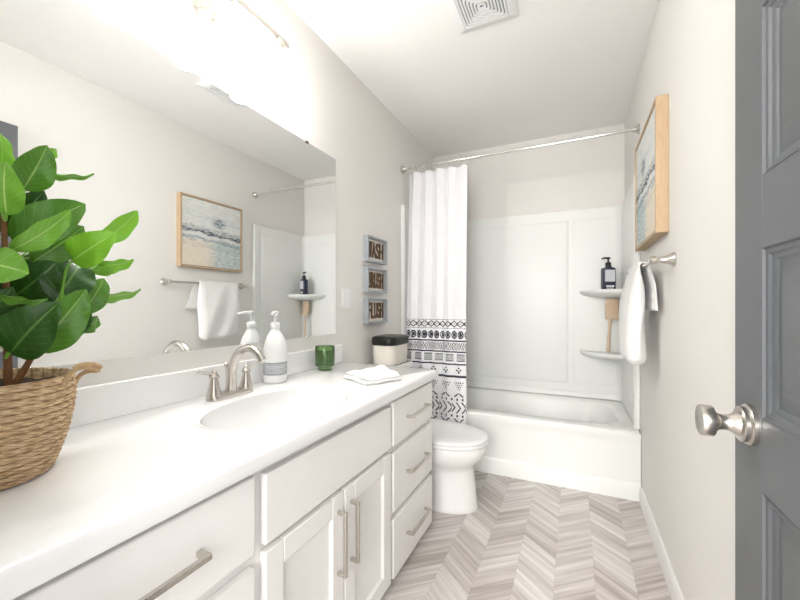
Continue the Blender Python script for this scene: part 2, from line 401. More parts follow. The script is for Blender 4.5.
# printed pattern (u along the cloth in metres, z height)
def ink(s, z):
    P = .048; a = (s/P) % 1.0; ax = abs(a-.5)*2
    def row(z0, z1): return (z-z0)/(z1-z0) if z0 <= z <= z1 else None
    for ln in (1.008, .948, .862, .787, .705, .622):
        if ln in (1.008, .948):
            if abs(z-ln) < .004: return (s/.012) % 1 < .6
        elif abs(z-ln) < .006: return True
    q = row(.957, 1.0)
    if q is not None:
        d = abs(q-.5)*2; e = abs(d+ax-1.0); e2 = d+ax
        return e < .22 or e2 < .25 or (ax > .9 and d < .5)
    q = row(.872, .935)
    if q is not None:
        d = (q-.5)*2; r = sqrt(d*d+ax*ax*.95)
        return r < .88 and not (.45 < r < .6 and (int(a*14) % 2))
    q = row(.799, .852)
    if q is not None:
        d = abs(q-.5)*2; k = (a*2+d*.5) % .5
        return k < .24 if a % .5 > .08 else d < .35
    q = row(.722, .775)
    if q is not None:
        big = (s/.085) % 1
        return big < .72 and ((int(s/.0045) + int(q*10)) % 2 == 0 or int(q*10) in (0, 9))
    q = row(.640, .690)
    if q is not None:
        c_ = ((s/.098) % 1-.5)*.098; d = (q-.5)*.05
        return (abs(abs(c_)-.013) < .0065 and abs(d) < .0065) or (abs(c_) < .0065 and abs(abs(d)-.014) < .0065)
    q = row(.530, .592)
    if q is not None:
        c_ = ((s/.098) % 1-.5)*.098; rowi = int(q*4); w = (rowi+1)*.0085
        return abs(c_) < w and (int((c_+1)/.0085) + rowi) % 2 == 0 and (q*4) % 1 < .75
    if .315 < z < .51:
        c_ = ((s/.098) % 1-.5)*.098; zc = .415; d = z-zc
        if abs(d) < .038 and abs((c_+abs(d)*.8) % .040-.012) < .0055: return True
        if abs(abs(d)-.055) < .007: return (s/.0385) % 1 < .3
        if .07 < abs(d) < .1: return abs(abs(c_)*.9-(.1-abs(d))*1.0) < .006 if d > 0 else abs(abs(c_)*.9-(.1-abs(d))) < .006
    return False
NU, NV1, NV2 = 300, 40, 150
ARC = [0.0]
for k in range(NU):
    a_, b_ = Vector(curt(k/NU, .2)), Vector(curt((k+1)/NU, .2)); ARC.append(ARC[-1]+(b_-a_).length)
b = B(); vcut = (1.02-CZB)/(CZT-CZB)
b.grid(lambda u, v: curt(u, vcut*v), NU, NV2, mi=lambda i, j: 1 if ink((ARC[i]+ARC[i+1])/2, CZB+(1.02-CZB)*(j+.5)/NV2) else 0)
b.grid(lambda u, v: curt(u, vcut+(1-vcut)*v), NU, NV1)
cl = b.build('curtain_fabric', [M['cloth'], M['ink']], cur, angle=180)
for k in range(11):
    u = min(max(k/10, .006), .994)
    x, y, z = curt(u, 1.0)
    rr = []
    for j in range(25):
        a = 2*pi*j/24; rr.append((x+.004*sin(a), YR+(y-YR)*.5*(1-cos(a))*.5+.024*sin(a), ZR-.012+.030*cos(a)))
    B().tube(rr, .0022, 8, False).build('curtain_ring', M['chrome'], cur)

# ------------------------------------------------------------------ vanity cabinet
van = thing('vanity_cabinet', (.27, .93, 0), 'long white painted bathroom vanity cabinet with drawers either side of two doors', 'vanity')
b = B(); zt = ZK-.041
b.box(.002, .53, Y0, Y0+.018, .045, zt); b.box(.002, .53, YE-.033, YE-.015, .045, zt); b.box(.002, .014, Y0+.018, YE-.033, .045, zt)
b.box(.014, .53, Y0+.018, YE-.033, .045, .063); b.box(.511, .53, Y0+.018, YE-.033, .063, zt); b.box(.002, .47, Y0, YE-.02, 0, .045)
b.build('cabinet_body', M['cab'], van, bevel=.0015)
def pull(parent, c, length, vertical):
    x, y, z = c; h = length/2; r = .0055
    b = B()
    if vertical:
        b.box(x+.022, x+.032, y-r, y+r, z-h, z+h)
        for s in (-1, 1): b.box(x, x+.023, y-r, y+r, z+s*(h-r)-r, z+s*(h-r)+r)
    else:
        b.box(x+.022, x+.032, y-h, y+h, z-r, z+r)
        for s in (-1, 1): b.box(x, x+.023, y+s*(h-r)-r, y+s*(h-r)+r, z-r, z+r)
    b.build('pull_handle', M['nickel'], parent, bevel=.0015)
for y0, y1, yp, ln in ((1.285, 1.715, 1.512, .215), (.130, .600, .362, .215)):
    for z0, z1 in ((.560, .732), (.303, .532), (.046, .275)):
        d = box('drawer', M['cab'], van, .53, FX, y0, y1, z0, z1, bevel=.004, seg=3); ORG[d.name] = ORG[van.name]
        pull(d, (FX-.001, yp, (z0+z1)/2 if z1 < .6 else z0+.085), ln, False)
box('false_front', M['cab'], van, .53, FX, .630, 1.262, .560, .722, bevel=.004, seg=3)
for y0, y1, yp in ((.630, .944, .913), (.950, 1.262, .982)):
    b = B(); z0, z1, w = .046, .545, .058
    b.box(.53, FX, y0, y0+w, z0, z1); b.box(.53, FX, y1-w, y1, z0, z1); b.box(.53, FX, y0+w, y1-w, z0, z0+w); b.box(.53, FX, y0+w, y1-w, z1-w, z1)
    d = b.build('cabinet_door', M['cab'], van, bevel=.003)
    b = B(); ya, yb, za, zb = y0+w, y1-w, z0+w, z1-w
    def lp(i, x): return [(x, ya+i, za+i), (x, yb-i, za+i), (x, yb-i, zb-i), (x, ya+i, zb-i)]
    b.loft([lp(0, FX-.002), lp(.006, FX-.009), lp(.010, FX-.010)], False, True); b.build('recessed_panel', M['cab'], d)
    pull(d, (FX-.001, yp, .405), .19, True)

# vanity top with molded oval basin
top = thing('sink_countertop', (.29, .93, ZK-.04), 'glossy white one-piece vanity countertop with an integral oval sink', 'countertop')
SX, SY, SA, SB = .325, .925, .172, .262
X0c, X1c = .002, DC
angs = sorted([2*pi*k/120 for k in range(120)] + [atan2(yy-SY, xx-SX) % (2*pi) for xx in (X0c, X1c) for yy in (Y0, YE)])
def rectloop(i, z, fr=1):
    out = []
    x0, x1, y0, y1 = X0c+i, X1c-i, Y0+i, YE-i
    for a in angs:
        c_, s_ = cos(a), sin(a)
        tt = min(((x1-SX)/c_ if c_ > 1e-9 else 9, (x0-SX)/c_ if c_ < -1e-9 else 9, (y1-SY)/s_ if s_ > 1e-9 else 9, (y0-SY)/s_ if s_ < -1e-9 else 9))
        out.append((SX+tt*c_, SY+tt*s_, z))
    return out
def ell(k, z, dx=0): return [(SX+dx+SA*k*cos(a), SY+SB*k*sin(a), z) for a in angs]
b = B(); b.loft([rectloop(.03, ZK-.040), rectloop(.003, ZK-.040), rectloop(0, ZK-.036), rectloop(0, ZK-.012), rectloop(.003, ZK-.004), rectloop(.010, ZK), ell(1.10, ZK), ell(1.07, ZK-.001), ell(1.03, ZK-.0055), ell(1.0, ZK-.007)], False, False)
b.build('slab', M['marble'], top, angle=50)
b = B(); lps = [ell(1.0, ZK-.007)]
for k in range(1, 13):
    a = k/12*pi/2; lps.append(ell(max(.10, cos(a)**.75 if k < 12 else .10), ZK-.010-.115*sin(a)))
b.loft(lps, False, True); bs = b.build('basin', M['marble'], top, angle=60)
B().lathe([(0, 0), (.024, 0), (.024, .003), (.017, .006), (0, .005)], (SX, SY, ZK-.126), n=24, cap0=False, cap1=False).build('drain', M['chrome'], bs)
box('backsplash', M['marble'], top, .002, .020, Y0, YE-.012, ZK-.001, ZK+.098, bevel=.004, seg=3)

# faucet
fa = thing('faucet', (.105, SY-.012, ZK), 'brushed nickel two-handle faucet with an arched spout behind the sink', 'faucet')
FY = SY-.012; fxx = .105
b = B(); b.loft([rrect(fxx, FY, .026*k, .088*k2, .024*k, ZK+z, 6) for k, k2, z in ((1, 1, .0005), (1, 1, .010), (.93, .98, .016), (.80, .93, .020))])
b.build('base_plate', M['nickel'], fa, angle=50)
arc = [(fxx, FY, ZK+.016), (fxx+.002, FY, ZK+.05)] + bez((fxx+.003, FY, ZK+.075), (fxx+.010, FY, ZK+.165), (fxx+.100, FY, ZK+.208), (fxx+.148, FY, ZK+.128), 16)
rr = [.0195, .0165] + [.0155-.0045*k/16 for k in range(15)] + [.0125, .0135]
B().tube(arc, rr, 20).build('spout', M['nickel'], fa, angle=60)
B().tube([(fxx-.02, FY, ZK+.015), (fxx-.022, FY, ZK+.10)], .0028, 10).lathe([(.004, 0), (.0075, .004), (.0075, .012), (.004, .016)], (fxx-.022, FY, ZK+.098), n=14).build('lift_rod', M['nickel'], fa)
for s in (-1, 1):
    y = FY+s*.066
    h = B().lathe([(.0235, .012), (.0225, .024), (.0165, .045), (.0125, .066), (.012, .071), (.0155, .074), (.0155, .080), (.009, .088), (.007, .092), (.0085, .097), (.004, .102)], (fxx, y, ZK), n=24).build('handle_post', M['nickel'], fa)
    B().tube(bez((fxx, y-s*.006, ZK+.087), (fxx, y+s*.02, ZK+.086), (fxx+.006, y+s*.042, ZK+.103), (fxx+.012, y+s*.072, ZK+.102), 10), [.008, .0075, .007, .0063, .006, .006, .006, .0062, .0064, .006, .003], 12, flat=.75).build('lever', M['nickel'], h)

# mirror
mi = thing('wall_mirror', (.004, .9, .955), 'large frameless rectangular mirror above the vanity on the left wall', 'mirror')
box('mirror_glass', M['mirror'], mi, .0005, .0055, .14, 1.679, .953, 1.900, bevel=0, smooth=False)
for y, z in ((1.44, 1.900), (1.44, .953), (.42, .953), (.42, 1.9)):
    s = 1 if z > 1.5 else -1
    box('mirror_clip', M['clip'] if z > 1.5 else M['chrome'], mi, .0, .010, y-.008, y+.008, z-.006 if s > 0 else z-.004, z+.004 if s > 0 else z+.006, bevel=.001)

# vanity light
LY = (.645, .893, 1.141)
vl = thing('vanity_light', (0, .893, 2.15), 'three-lamp nickel vanity light with frosted glass shades above the mirror', 'light')
B().lathe([(.062, 0), (.062, .008), (.054, .016), (.030, .024), (.016, .028)], (.0, .893, 2.14), (1, 0, 0), 36).build('backplate', M['nickel'], vl)
B().tube(bez((.02, .893, 2.14), (.06, .893, 2.14), (.09, .893, 2.165), (.108, .893, 2.176), 8), .009, 14).build('arm', M['nickel'], vl)
box('crossbar', M['nickel'], vl, .102, .116, .590, 1.192, 2.166, 2.188, bevel=.003)
for y in LY:
    k = B().lathe([(.010, .0), (.016, -.004), (.022, -.014), (.0235, -.045), (.022, -.052)], (.108, y, 2.176), n=24).build('lamp_socket', M['socket'], vl)
    B().lathe([(.021, -.046), (.024, -.052), (.030, -.095), (.040, -.155), (.0455, -.188), (.0445, -.192), (.039, -.155), (.028, -.095), (.021, -.052)], (.108, y, 2.176), n=36, cap0=False, cap1=False).build('lamp_shade', M['shade'], k)
    pl_ = bpy.data.lights.new('bulb', 'POINT'); pl_.energy = BULB_W; pl_.shadow_soft_size = .022; pl_.color = (1, .985, .955)
    po = bpy.data.objects.new('bulb', pl_); COL.objects.link(po); po.location = (.108, y, 2.066)

# ------------------------------------------------------------------ things on the vanity
so = thing('soap_bottle', (.072, 1.158, ZK), 'tall white pump bottle with a grey label behind the faucet', 'soap bottle')
PX, PY = .072, 1.158
B().lathe([(.040, 0), (.0445, .003), (.046, .012), (.046, .130), (.0445, .148), (.039, .170), (.029, .193), (.020, .208), (.0165, .214), (.0165, .222)], (PX, PY, ZK+.0005), n=40).build('bottle_body', M['white_plastic'], so, angle=50)
lp_ = B(); A0 = -20
def arcw(r, a0, a1, z0, z1, nu=24):
    return lambda u, v: (PX+r*cos(radians(a0+(a1-a0)*u)), PY+r*sin(radians(a0+(a1-a0)*u)), z0+(z1-z0)*v)
lp_.grid(arcw(.0464, -128, 40, ZK+.034, ZK+.085), 28, 1)
la = lp_.build('bottle_label', M['greylabel'], so, angle=180)
b = B()
for z, a0, a1, th in ((.077, -100, 20, .0012), (.070, -100, 28, .0020), (.064, -100, 10, .0016), (.058, -100, 24, .001), (.053, -100, 24, .001), (.048, -100, 20, .001), (.043, -100, 5, .001)):
    b.grid(arcw(.0467, a0, a1, ZK+z-th, ZK+z+th), 20, 1)
b.build('label_print', M['print'], la, angle=180)
pm = B().lathe([(.0175, .220), (.0185, .222), (.0185, .240), (.0150, .244), (.0060, .247), (.0055, .272), (.0100, .274), (.0125, .280), (.0125, .288), (.006, .291)], (PX, PY, ZK), n=28)
pm.tube([(PX, PY, ZK+.282), (PX+.012, PY-.022, ZK+.284), (PX+.026, PY-.047, ZK+.279)], [.0075, .0065, .005], 12)
pm.build('pump', M['white_plastic'], so, angle=45)

ca = thing('candle_jar', (.085, 1.475, ZK), 'green glass candle jar with pale wax by the backsplash', 'candle')
b = B().lathe([(.030, .0005), (.034, .003), (.034, .014), (.036, .018), (.045, .022), (.0475, .027), (.0475, .116), (.0465, .1175), (.0455, .116), (.0455, .030), (.032, .027)], (.085, 1.475, ZK), n=44)
b.build('glass_jar', M['greenglass'], ca, angle=40)
B().lathe([(.0450, .031), (.0450, .098), (.043, .100), (.0015, .0995)], (.085, 1.475, ZK), n=32).build('wax', M['wax'], ca)
B().tube([(.085, 1.475, ZK+.099), (.086, 1.476, ZK+.108)], .001, 8).build('wick', M['black'], ca)

# folded towel (two turned layers)
def pillow(b, corners, z0, th, seed, nu=26, nv=26):
    rnd_ = random.Random(seed); ph = [rnd_.uniform(0, 6) for _ in range(6)]
    A, Bq, C_, D = [Vector(q) for q in corners]
    def fn(top):
        def g(u, v):
            p = (A*(1-u)+Bq*u)*(1-v)+(D*(1-u)+C_*u)*v
            eu, ev = min(u, 1-u), min(v, 1-v); e = min(eu, ev)
            k = sqrt(max(0, 1-(1-min(1, e/.06))**2))
            wv = .0035*(sin(9*u+ph[0])*sin(7*v+ph[1])+.6*sin(17*v+ph[2]))
            cm = (A+Bq+C_+D)/4; q = p+(cm-p)*(.02*(1-k)*0)
            zz = z0+th/2+(th/2*k+wv*k*(1 if top else .15))*(1 if top else -1)
            return (q.x+.004*sin(11*v+ph[3])*(1 if eu < .1 else .3), q.y+.004*sin(10*u+ph[4]), max(zz, ZK+.0008))
        return g
    b.grid(fn(True), nu, nv); b.grid(fn(False), nu, nv)
b = B()
pillow(b, [(.285, 1.335, 0), (.455, 1.240, 0), (.530, 1.395, 0), (.335, 1.600, 0)], ZK+.001, .016, 3)
pillow(b, [(.292, 1.350, 0), (.462, 1.252, 0), (.525, 1.398, 0), (.340, 1.590, 0)], ZK+.014, .015, 5)
tag(b.build('folded_towel', M['terry'], None, angle=70), 'small white towel folded flat on the countertop right of the sink', 'towel')

# ------------------------------------------------------------------ potted plant in basket
BX, BY = .216, .280
pl = thing('potted_plant', (BX, BY, ZK), 'leafy green rubber plant in a coiled straw basket on the vanity', 'plant')
prof = []; NC = 15
for k in range(NC*6+1):
    q = k/(NC*6); r = .094+.036*(1-(1-q)**2.2)-.004*max(0, q-.8)*5
    prof.append((r+.0048*abs(sin(pi*q*NC))**.7, ZK+.001+.178*q))
prof = [(.05, ZK+.0006)]+prof+[(.126, ZK+.181), (.121, ZK+.178), (.117, ZK+.12)]
bk = B().lathe(prof, (BX, BY, 0), n=96, cap0=True, cap1=False, uv=True).build('basket', M['rope'], pl, angle=80)
for ang in (52, 232):
    a = radians(ang); dx, dy = cos(a), sin(a); tx, ty = -dy, dx
    def hp(s, o, z): return (BX+dx*(.126+o)+tx*s, BY+dy*(.126+o)+ty*s, ZK+z)
    pts = bez(hp(-.034, .000, .160), hp(-.040, .006, .205), hp(-.032, .040, .196), hp(0, .043, .184), 10)+bez(hp(0, .043, .184), hp(.032, .043, .172), hp(.040, .006, .190), hp(.034, .000, .155), 10)[1:]
    hb = B().tube(pts, .0042, 10)
    hb.tube([Vector(q)+Vector((.002, .003, .0065)) for q in pts[3:-3]], .004, 10)
    hb.build('basket_handle', M['jute'], bk)
b = B(); b.grid(lambda u, v: (BX+.117*v*cos(2*pi*u), BY+.117*v*sin(2*pi*u), ZK+.160+.006*sin(9*u*2*pi+7*v)*v*(1-v)*2+.004*sin(40*u+22*v)), 36, 8)
b.build('soil', M['soil'], pl, angle=180)
STEMS = [[(.269, .301, .935), (.269, .301, 1.061), (.262, .298, 1.238), (.273, .292, 1.341)], [(.266, .299, .935), (.291, .312, .989), (.294, .335, 1.023), (.277, .371, 1.115)],
         [(.20, .27, .935), (.19, .26, 1.10), (.185, .25, 1.25), (.18, .25, 1.36)], [(.23, .24, .935), (.27, .22, 1.06), (.28, .21, 1.20), (.27, .20, 1.30)]]
SP = []
for st_ in STEMS:
    pts = bez(*st_, 14); SP += pts
    B().tube(pts, [.0065-.0035*k/14 for k in range(15)], 10).build('stem', M['stem'], pl)
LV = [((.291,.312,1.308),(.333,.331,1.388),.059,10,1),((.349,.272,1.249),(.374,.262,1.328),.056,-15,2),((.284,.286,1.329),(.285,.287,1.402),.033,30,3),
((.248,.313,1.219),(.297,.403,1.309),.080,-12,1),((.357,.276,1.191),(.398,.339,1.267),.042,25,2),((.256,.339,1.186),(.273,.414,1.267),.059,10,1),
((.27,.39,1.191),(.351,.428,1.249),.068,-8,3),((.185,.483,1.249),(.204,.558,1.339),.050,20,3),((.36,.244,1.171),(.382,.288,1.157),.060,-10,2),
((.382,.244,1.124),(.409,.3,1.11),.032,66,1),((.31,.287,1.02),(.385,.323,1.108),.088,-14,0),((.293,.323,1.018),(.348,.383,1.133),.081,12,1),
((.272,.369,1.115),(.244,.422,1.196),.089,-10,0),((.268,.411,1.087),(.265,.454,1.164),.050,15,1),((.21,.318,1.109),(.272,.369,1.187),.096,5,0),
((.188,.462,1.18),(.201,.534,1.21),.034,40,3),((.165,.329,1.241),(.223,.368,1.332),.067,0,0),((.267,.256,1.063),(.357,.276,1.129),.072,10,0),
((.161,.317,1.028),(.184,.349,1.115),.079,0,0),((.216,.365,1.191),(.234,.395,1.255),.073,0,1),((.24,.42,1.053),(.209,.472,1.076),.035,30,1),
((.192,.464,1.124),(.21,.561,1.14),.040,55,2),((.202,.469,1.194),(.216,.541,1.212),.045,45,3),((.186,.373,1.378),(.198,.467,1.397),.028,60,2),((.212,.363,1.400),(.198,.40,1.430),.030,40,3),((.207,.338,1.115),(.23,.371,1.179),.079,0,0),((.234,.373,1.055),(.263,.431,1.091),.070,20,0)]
rl = random.Random(4)
for k in range(22):
    a = radians(150+k*137.5 % 200); zz = 1.04+.30*rl.random(); r0 = .03+.03*rl.random()
    bx, by = .225+r0*cos(a), .25+r0*sin(a); ln = .09+.05*rl.random()
    tx, ty = bx+ln*cos(a)*.6, by+ln*sin(a)*.6
    tx = max(tx, .045); ty = max(ty, .135); LV.append(((bx, by, zz), (tx, ty, zz+ln*.65), .07+.02*rl.random(), rl.uniform(-30, 30), rl.choice((0, 0, 1, 1, 2))))
for k, (dx, dy, dz) in enumerate(((-.05, .08, .08), (-.06, .05, .05), (-.07, .09, .02))):
    LV.append(((.17, .36, 1.10+.05*k), (.17+dx, .36+dy, 1.10+.05*k+dz), .06, 40, 1))
lb = [B() for _ in LEAF]; pb = B(); cv_ = Vector(CAM)
for (bp_, tp_, w, roll, tone) in LV:
    P0, P1 = Vector(bp_), Vector(tp_); ax = P1-P0; L_ = ax.length; ax.normalize()
    vd = (cv_-(P0+P1)/2).normalized(); sd = ax.cross(vd).normalized(); nm = sd.cross(ax).normalized()
    R_ = Matrix.Rotation(radians(roll), 3, ax); sd = R_ @ sd; nm = R_ @ nm
    def lf(u, v, P0=P0, ax=ax, sd=sd, nm=nm, L_=L_, w=w):
        q = v; wid = w/2*(sin(pi*min(1, q**.82))**.62 if 0 < q < 1 else 0)*(1-.12*q)
        s = (u-.5)*2
        p = P0+ax*(L_*q)+sd*(s*wid)+nm*(-.10*L_*(2*q-1)**2+.10*L_*.5+abs(s)*wid*.28+.003*sin(q*14+s*3)*abs(s))
        return p
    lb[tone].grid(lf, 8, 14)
    near = min(SP, key=lambda s: (s-P0).length)
    pb.tube(bez(near, near.lerp(P0, .4)+Vector((0, 0, -.008)), P0-ax*.015, P0+ax*.004, 6), [.0032, .003, .0028, .0026, .0024, .0022, .002], 8)
allb = B()
for k, q in enumerate(lb):
    o_ = len(allb.v); allb.v += q.v; allb.f += [[i+o_ for i in f_] for f_ in q.f]; allb.uv += q.uv; allb.mi += [k]*len(q.f)
o_ = len(allb.v); allb.v += pb.v; allb.f += [[i+o_ for i in f_] for f_ in pb.f]; allb.uv += [[(.3, .3)]*len(f_) for f_ in pb.f]; allb.mi += [2]*len(pb.f)
allb.build('foliage', LEAF, pl, angle=180)

# ------------------------------------------------------------------ framed words on the left wall
def letter(ch, parent, y0, y1, z0, z1, x, depth):
    cu = bpy.data.curves.new('letter', 'FONT'); cu.body = ch; cu.extrude = .5; cu.offset = .018; cu.resolution_u = 4
    tmp = bpy.data.objects.new('tmp', cu); COL.objects.link(tmp); bpy.context.view_layer.update()
    me = bpy.data.meshes.new_from_object(tmp.evaluated_get(bpy.context.evaluated_depsgraph_get()))
    bpy.data.objects.remove(tmp); bpy.data.curves.remove(cu)
    xs = [v.co.x for v in me.vertices]; ys = [v.co.y for v in me.vertices]; o = ORG[parent.name]
    ax_, bx_, ay_, by_ = min(xs), max(xs), min(ys), max(ys)
    for v in me.vertices:
        u = (v.co.x-ax_)/(bx_-ax_); w = (v.co.y-ay_)/(by_-ay_); d = v.co.z+.5
        v.co = (x+depth*d-o[0], y0+(y1-y0)*u-o[1], z0+(z1-z0)*w-o[2])
    me.materials.clear(); me.materials.append(M['letterwood'])
    ob = bpy.data.objects.new('letter', me); COL.objects.link(ob); ob.parent = parent; ORG[ob.name] = o
# seen from the room the wall reads left to right along +Y
for word, z0, z1, lab in (('WASH', 1.380, 1.540, 'topmost small grey box frame reading WASH on the left wall'), ('BRUSH', 1.186, 1.346, 'middle small grey box frame reading BRUSH on the left wall'), ('FLUSH', .992, 1.152, 'lowest small grey box frame reading FLUSH on the left wall')):
    ya, yb = 1.972, 2.232; D_ = .038; w = .013
    fr = thing('word_frame', (0, (ya+yb)/2, z0), lab, 'wall sign', 'grey word frames')
    b = B(); b.box(.001, D_, ya, ya+w, z0, z1); b.box(.001, D_, yb-w, yb, z0, z1); b.box(.001, D_, ya+w, yb-w, z0, z0+w); b.box(.001, D_, ya+w, yb-w, z1-w, z1)
    b.build('box_frame', M['greyframe'], fr, bevel=.0015)
    box('backing_board', M['cream'], fr, .002, .010, ya+w-.001, yb-w+.001, z0+w-.001, z1-w+.001, bevel=0)
    n = len(word); yl, yr_ = ya+w+.030, yb-w-.006; step = (yr_-yl)/n
    for k, ch in enumerate(word):
        letter(ch, fr, yl+k*step+.0015, yl+(k+1)*step-.0015, z0+w+.018, z1-w-.014, .010, .007)

sw = thing('light_switch', (0, 1.785, 1.145), 'white double switch plate on the left wall beside the mirror', 'switch')
box('switch_plate', M['white_plastic'], sw, .0005, .006, 1.742, 1.828, 1.088, 1.204, bevel=.002)
for y in (1.764, 1.806): box('rocker', M['white_plastic'], sw, .005, .009, y-.014, y+.014, 1.113, 1.179, bevel=.002)

# ------------------------------------------------------------------ toilet
TY = 2.005
to = thing('toilet', (.40, TY, 0), 'white toilet with a closed lid between the vanity and the tub', 'toilet')
def tl(x0, x1, hw, z, sq=2.4, n=48, back=3.5):
    out = []; cx_ = x0+(x1-x0)*.42
    for k in range(n):
        a = 2*pi*k/n; c_, s_ = cos(a), sin(a); e = sq if c_ > 0 else back
        hx = (x1-cx_) if c_ > 0 else (cx_-x0)
        r = (abs(c_/hx)**e+abs(s_/hw)**e)**(-1/e); out.append((cx_+r*c_, TY+r*s_, z))
    return out
b = B(); b.loft([tl(.20, .705, .130, .001), tl(.20, .707, .133, .012), tl(.20, .700, .128, .03), tl(.20, .690, .124, .14), tl(.20, .682, .122, .205), tl(.20, .684, .126, .226), tl(.19, .703, .150, .250), tl(.18, .736, .176, .290), tl(.18, .749, .184, .325), tl(.18, .751, .185, .350), tl(.19, .744, .181, .357)], True, True)
b.build('bowl', M['ceramic'], to, angle=60)
b = B(); b.loft([tl(.215, .754, .186, .359), tl(.21, .758, .189, .363), tl(.21, .758, .189, .374), tl(.215, .754, .186, .377)]); b.build('seat', M['white_plastic'], to, angle=60)
b = B(); b.loft([tl(.21, .756, .187, .379), tl(.208, .760, .190, .384), tl(.21, .758, .189, .393), tl(.225, .741, .176, .401), tl(.28, .68, .13, .405), tl(.40, .56, .04, .406)]); b.build('seat_lid', M['white_plastic'], to, angle=60)
b = B(); b.loft([rrect(.120, TY, .085, .205, .03, .345), rrect(.120, TY, .095, .218, .03, .45), rrect(.120, TY, .100, .228, .03, .705)]); b.build('tank', M['ceramic'], to, angle=50)
b = B(); b.loft([rrect(.122, TY, .104, .234, .03, .706), rrect(.122, TY, .109, .239, .03, .712), rrect(.122, TY, .109, .239, .03, .735), rrect(.122, TY, .102, .232, .03, .745)]); tlid = b.build('tank_lid', M['ceramic'], to, angle=50)
B().lathe([(.014, 0), (.014, .008), (.008, .014)], (.220, TY-.16, .65), (1, 0, 0), 18).tube([(.232, TY-.16, .65), (.236, TY-.09, .643)], [.006, .005], 10).build('flush_lever', M['chrome'], to)

cn = thing('storage_canister', (.128, 2.100, .745), 'cream canister with a black lid standing on the toilet tank', 'canister')
b = B(); b.loft([rrect(.128, 2.100, .078*k, .125*k, .050, z, 10) for k, z in ((.94, .746), (.97, .750), (1.0, .80), (1.0, .872))]); b.build('canister_body', M['canister'], cn, angle=50)
b = B(); b.loft([rrect(.128, 2.100, .086*k, .134*k, .058*k, z, 10) for k, z in ((.97, .864), (.99, .868), (1.0, .878), (1.0, .894), (.985, .905), (.95, .912), (.88, .916), (.75, .9175))]); b.build('canister_lid', M['black'], cn, angle=50)

# ------------------------------------------------------------------ shelf things in the tub
bt = thing('body_wash_bottle', (1.405, 3.105, 1.217), 'navy pump bottle with a pale label on the upper corner shelf', 'bottle')
bx, by, bz = 1.405, 3.105, 1.2175
q = .42
def rot(pts, c=(bx, by), a=q): return [(c[0]+(x-c[0])*cos(a)-(y-c[1])*sin(a), c[1]+(x-c[0])*sin(a)+(y-c[1])*cos(a), z) for x, y, z in pts]
b = B(); b.loft([rot(rrect(bx, by, .045*k, .028*k2, .014*k2, bz+z, 6)) for k, k2, z in ((.95, .92, 0), (1, 1, .006), (1, 1, .150), (.93, .93, .162), (.40, .62, .170), (.38, .60, .178))])
b.build('bottle_body', M['navy'], bt, angle=50)
lb_ = B().add(rot([(bx-.036, by-.0286, bz+.062), (bx+.034, by-.0286, bz+.062), (bx+.034, by-.0286, bz+.148), (bx-.036, by-.0286, bz+.148)]), [(0, 1, 2, 3)])
lb_.build('bottle_label', M['label'], bt, solid=.0005, smooth=False)
lb_ = B()
for z0, z1, xa, xb in ((.022, .036, -.030, .028), (.012, .017, -.028, .02)): lb_.add(rot([(bx+xa, by-.0286, bz+z0), (bx+xb, by-.0286, bz+z0), (bx+xb, by-.0286, bz+z1), (bx+xa, by-.0286, bz+z1)]), [(0, 1, 2, 3)])
lb_.build('label_print', M['print'], bt, solid=.0005, smooth=False)
b = B().lathe([(.018, .176), (.019, .179), (.019, .200), (.015, .204), (.006, .206), (.0055, .226), (.013, .228), (.014, .240), (.006, .243)], (bx, by, bz), n=24)
b.tube([(bx, by, bz+.234), (bx-.022, by-.010, bz+.237), (bx-.044, by-.02, bz+.231)], [.008, .007, .0045], 12)
b.build('pump', M['black'], bt, angle=45)

br = thing('bath_brush', (1.405, 3.115, .763), 'pale wooden bath brush leaning upright on the lower corner shelf', 'brush')
b = B(); P = [(1.405, 3.115, .764), (1.412, 3.13, .90), (1.424, 3.15, 1.03)]
b.tube(P, [.017, .013, .0145], 14, flat=.6); b.build('handle', M['beech'], br, angle=60)
b = B(); lps = []
for (k, z) in ((.85, 0), (1, .008), (1, .140), (.9, .150)):
    lps.append(rot(rrect(1.432+.05*z, 3.158+.08*z, .046*k, .016*k, .012*k, 1.005+z, 5), (1.432, 3.158), .42))
b.loft(lps); hd = b.build('brush_head', M['beech'], br, angle=60)
b = B(); b.loft([rot(rrect(1.440+.05*z, 3.182+.08*z, .036, .014, .010, 1.015+z, 5), (1.432, 3.158), .42) for z in (0, .125)]); b.build('bristles', M['bristle'], hd)

# ------------------------------------------------------------------ right wall: picture, towel bar, towel
PYa, PYb, PZa, PZb = 1.800, 2.370, 1.400, 1.952; PD = .046
pc = thing('framed_picture', (W, (PYa+PYb)/2, PZa), 'abstract sea painting in a light oak float frame on the right wall', 'picture')
b = B(); w = .014; x0, x1 = W-PD, W-.001
b.box(x0, x1, PYa, PYa+w, PZa, PZb); b.box(x0, x1, PYb-w, PYb, PZa, PZb); b.box(x0, x1, PYa+w, PYb-w, PZa, PZa+w); b.box(x0, x1, PYa+w, PYb-w, PZb-w, PZb)
b.build('oak_frame', M['oak'], pc, bevel=.001)
b = B(); b.box(x0+.012, x1-.004, PYa+w-.001, PYb-w+.001, PZa+w-.001, PZb-w+.001); b.build('backing', M['dark'], pc, smooth=False)
b = B(); g = .004; ya, yb, za, zb = PYa+w+g, PYb-w-g, PZa+w+g, PZb-w-g
b.box(x0+.006, x0+.013, ya, yb, za, zb); b.build('canvas_edge', M['cream'], pc, smooth=False)
B().add([(x0+.0055, ya, za), (x0+.0055, yb, za), (x0+.0055, yb, zb), (x0+.0055, ya, zb)], [(0, 1, 2, 3)], [[(0, 0), (1, 0), (1, 1), (0, 1)]]).build('painted_canvas', M['canvas'], pc, smooth=False)

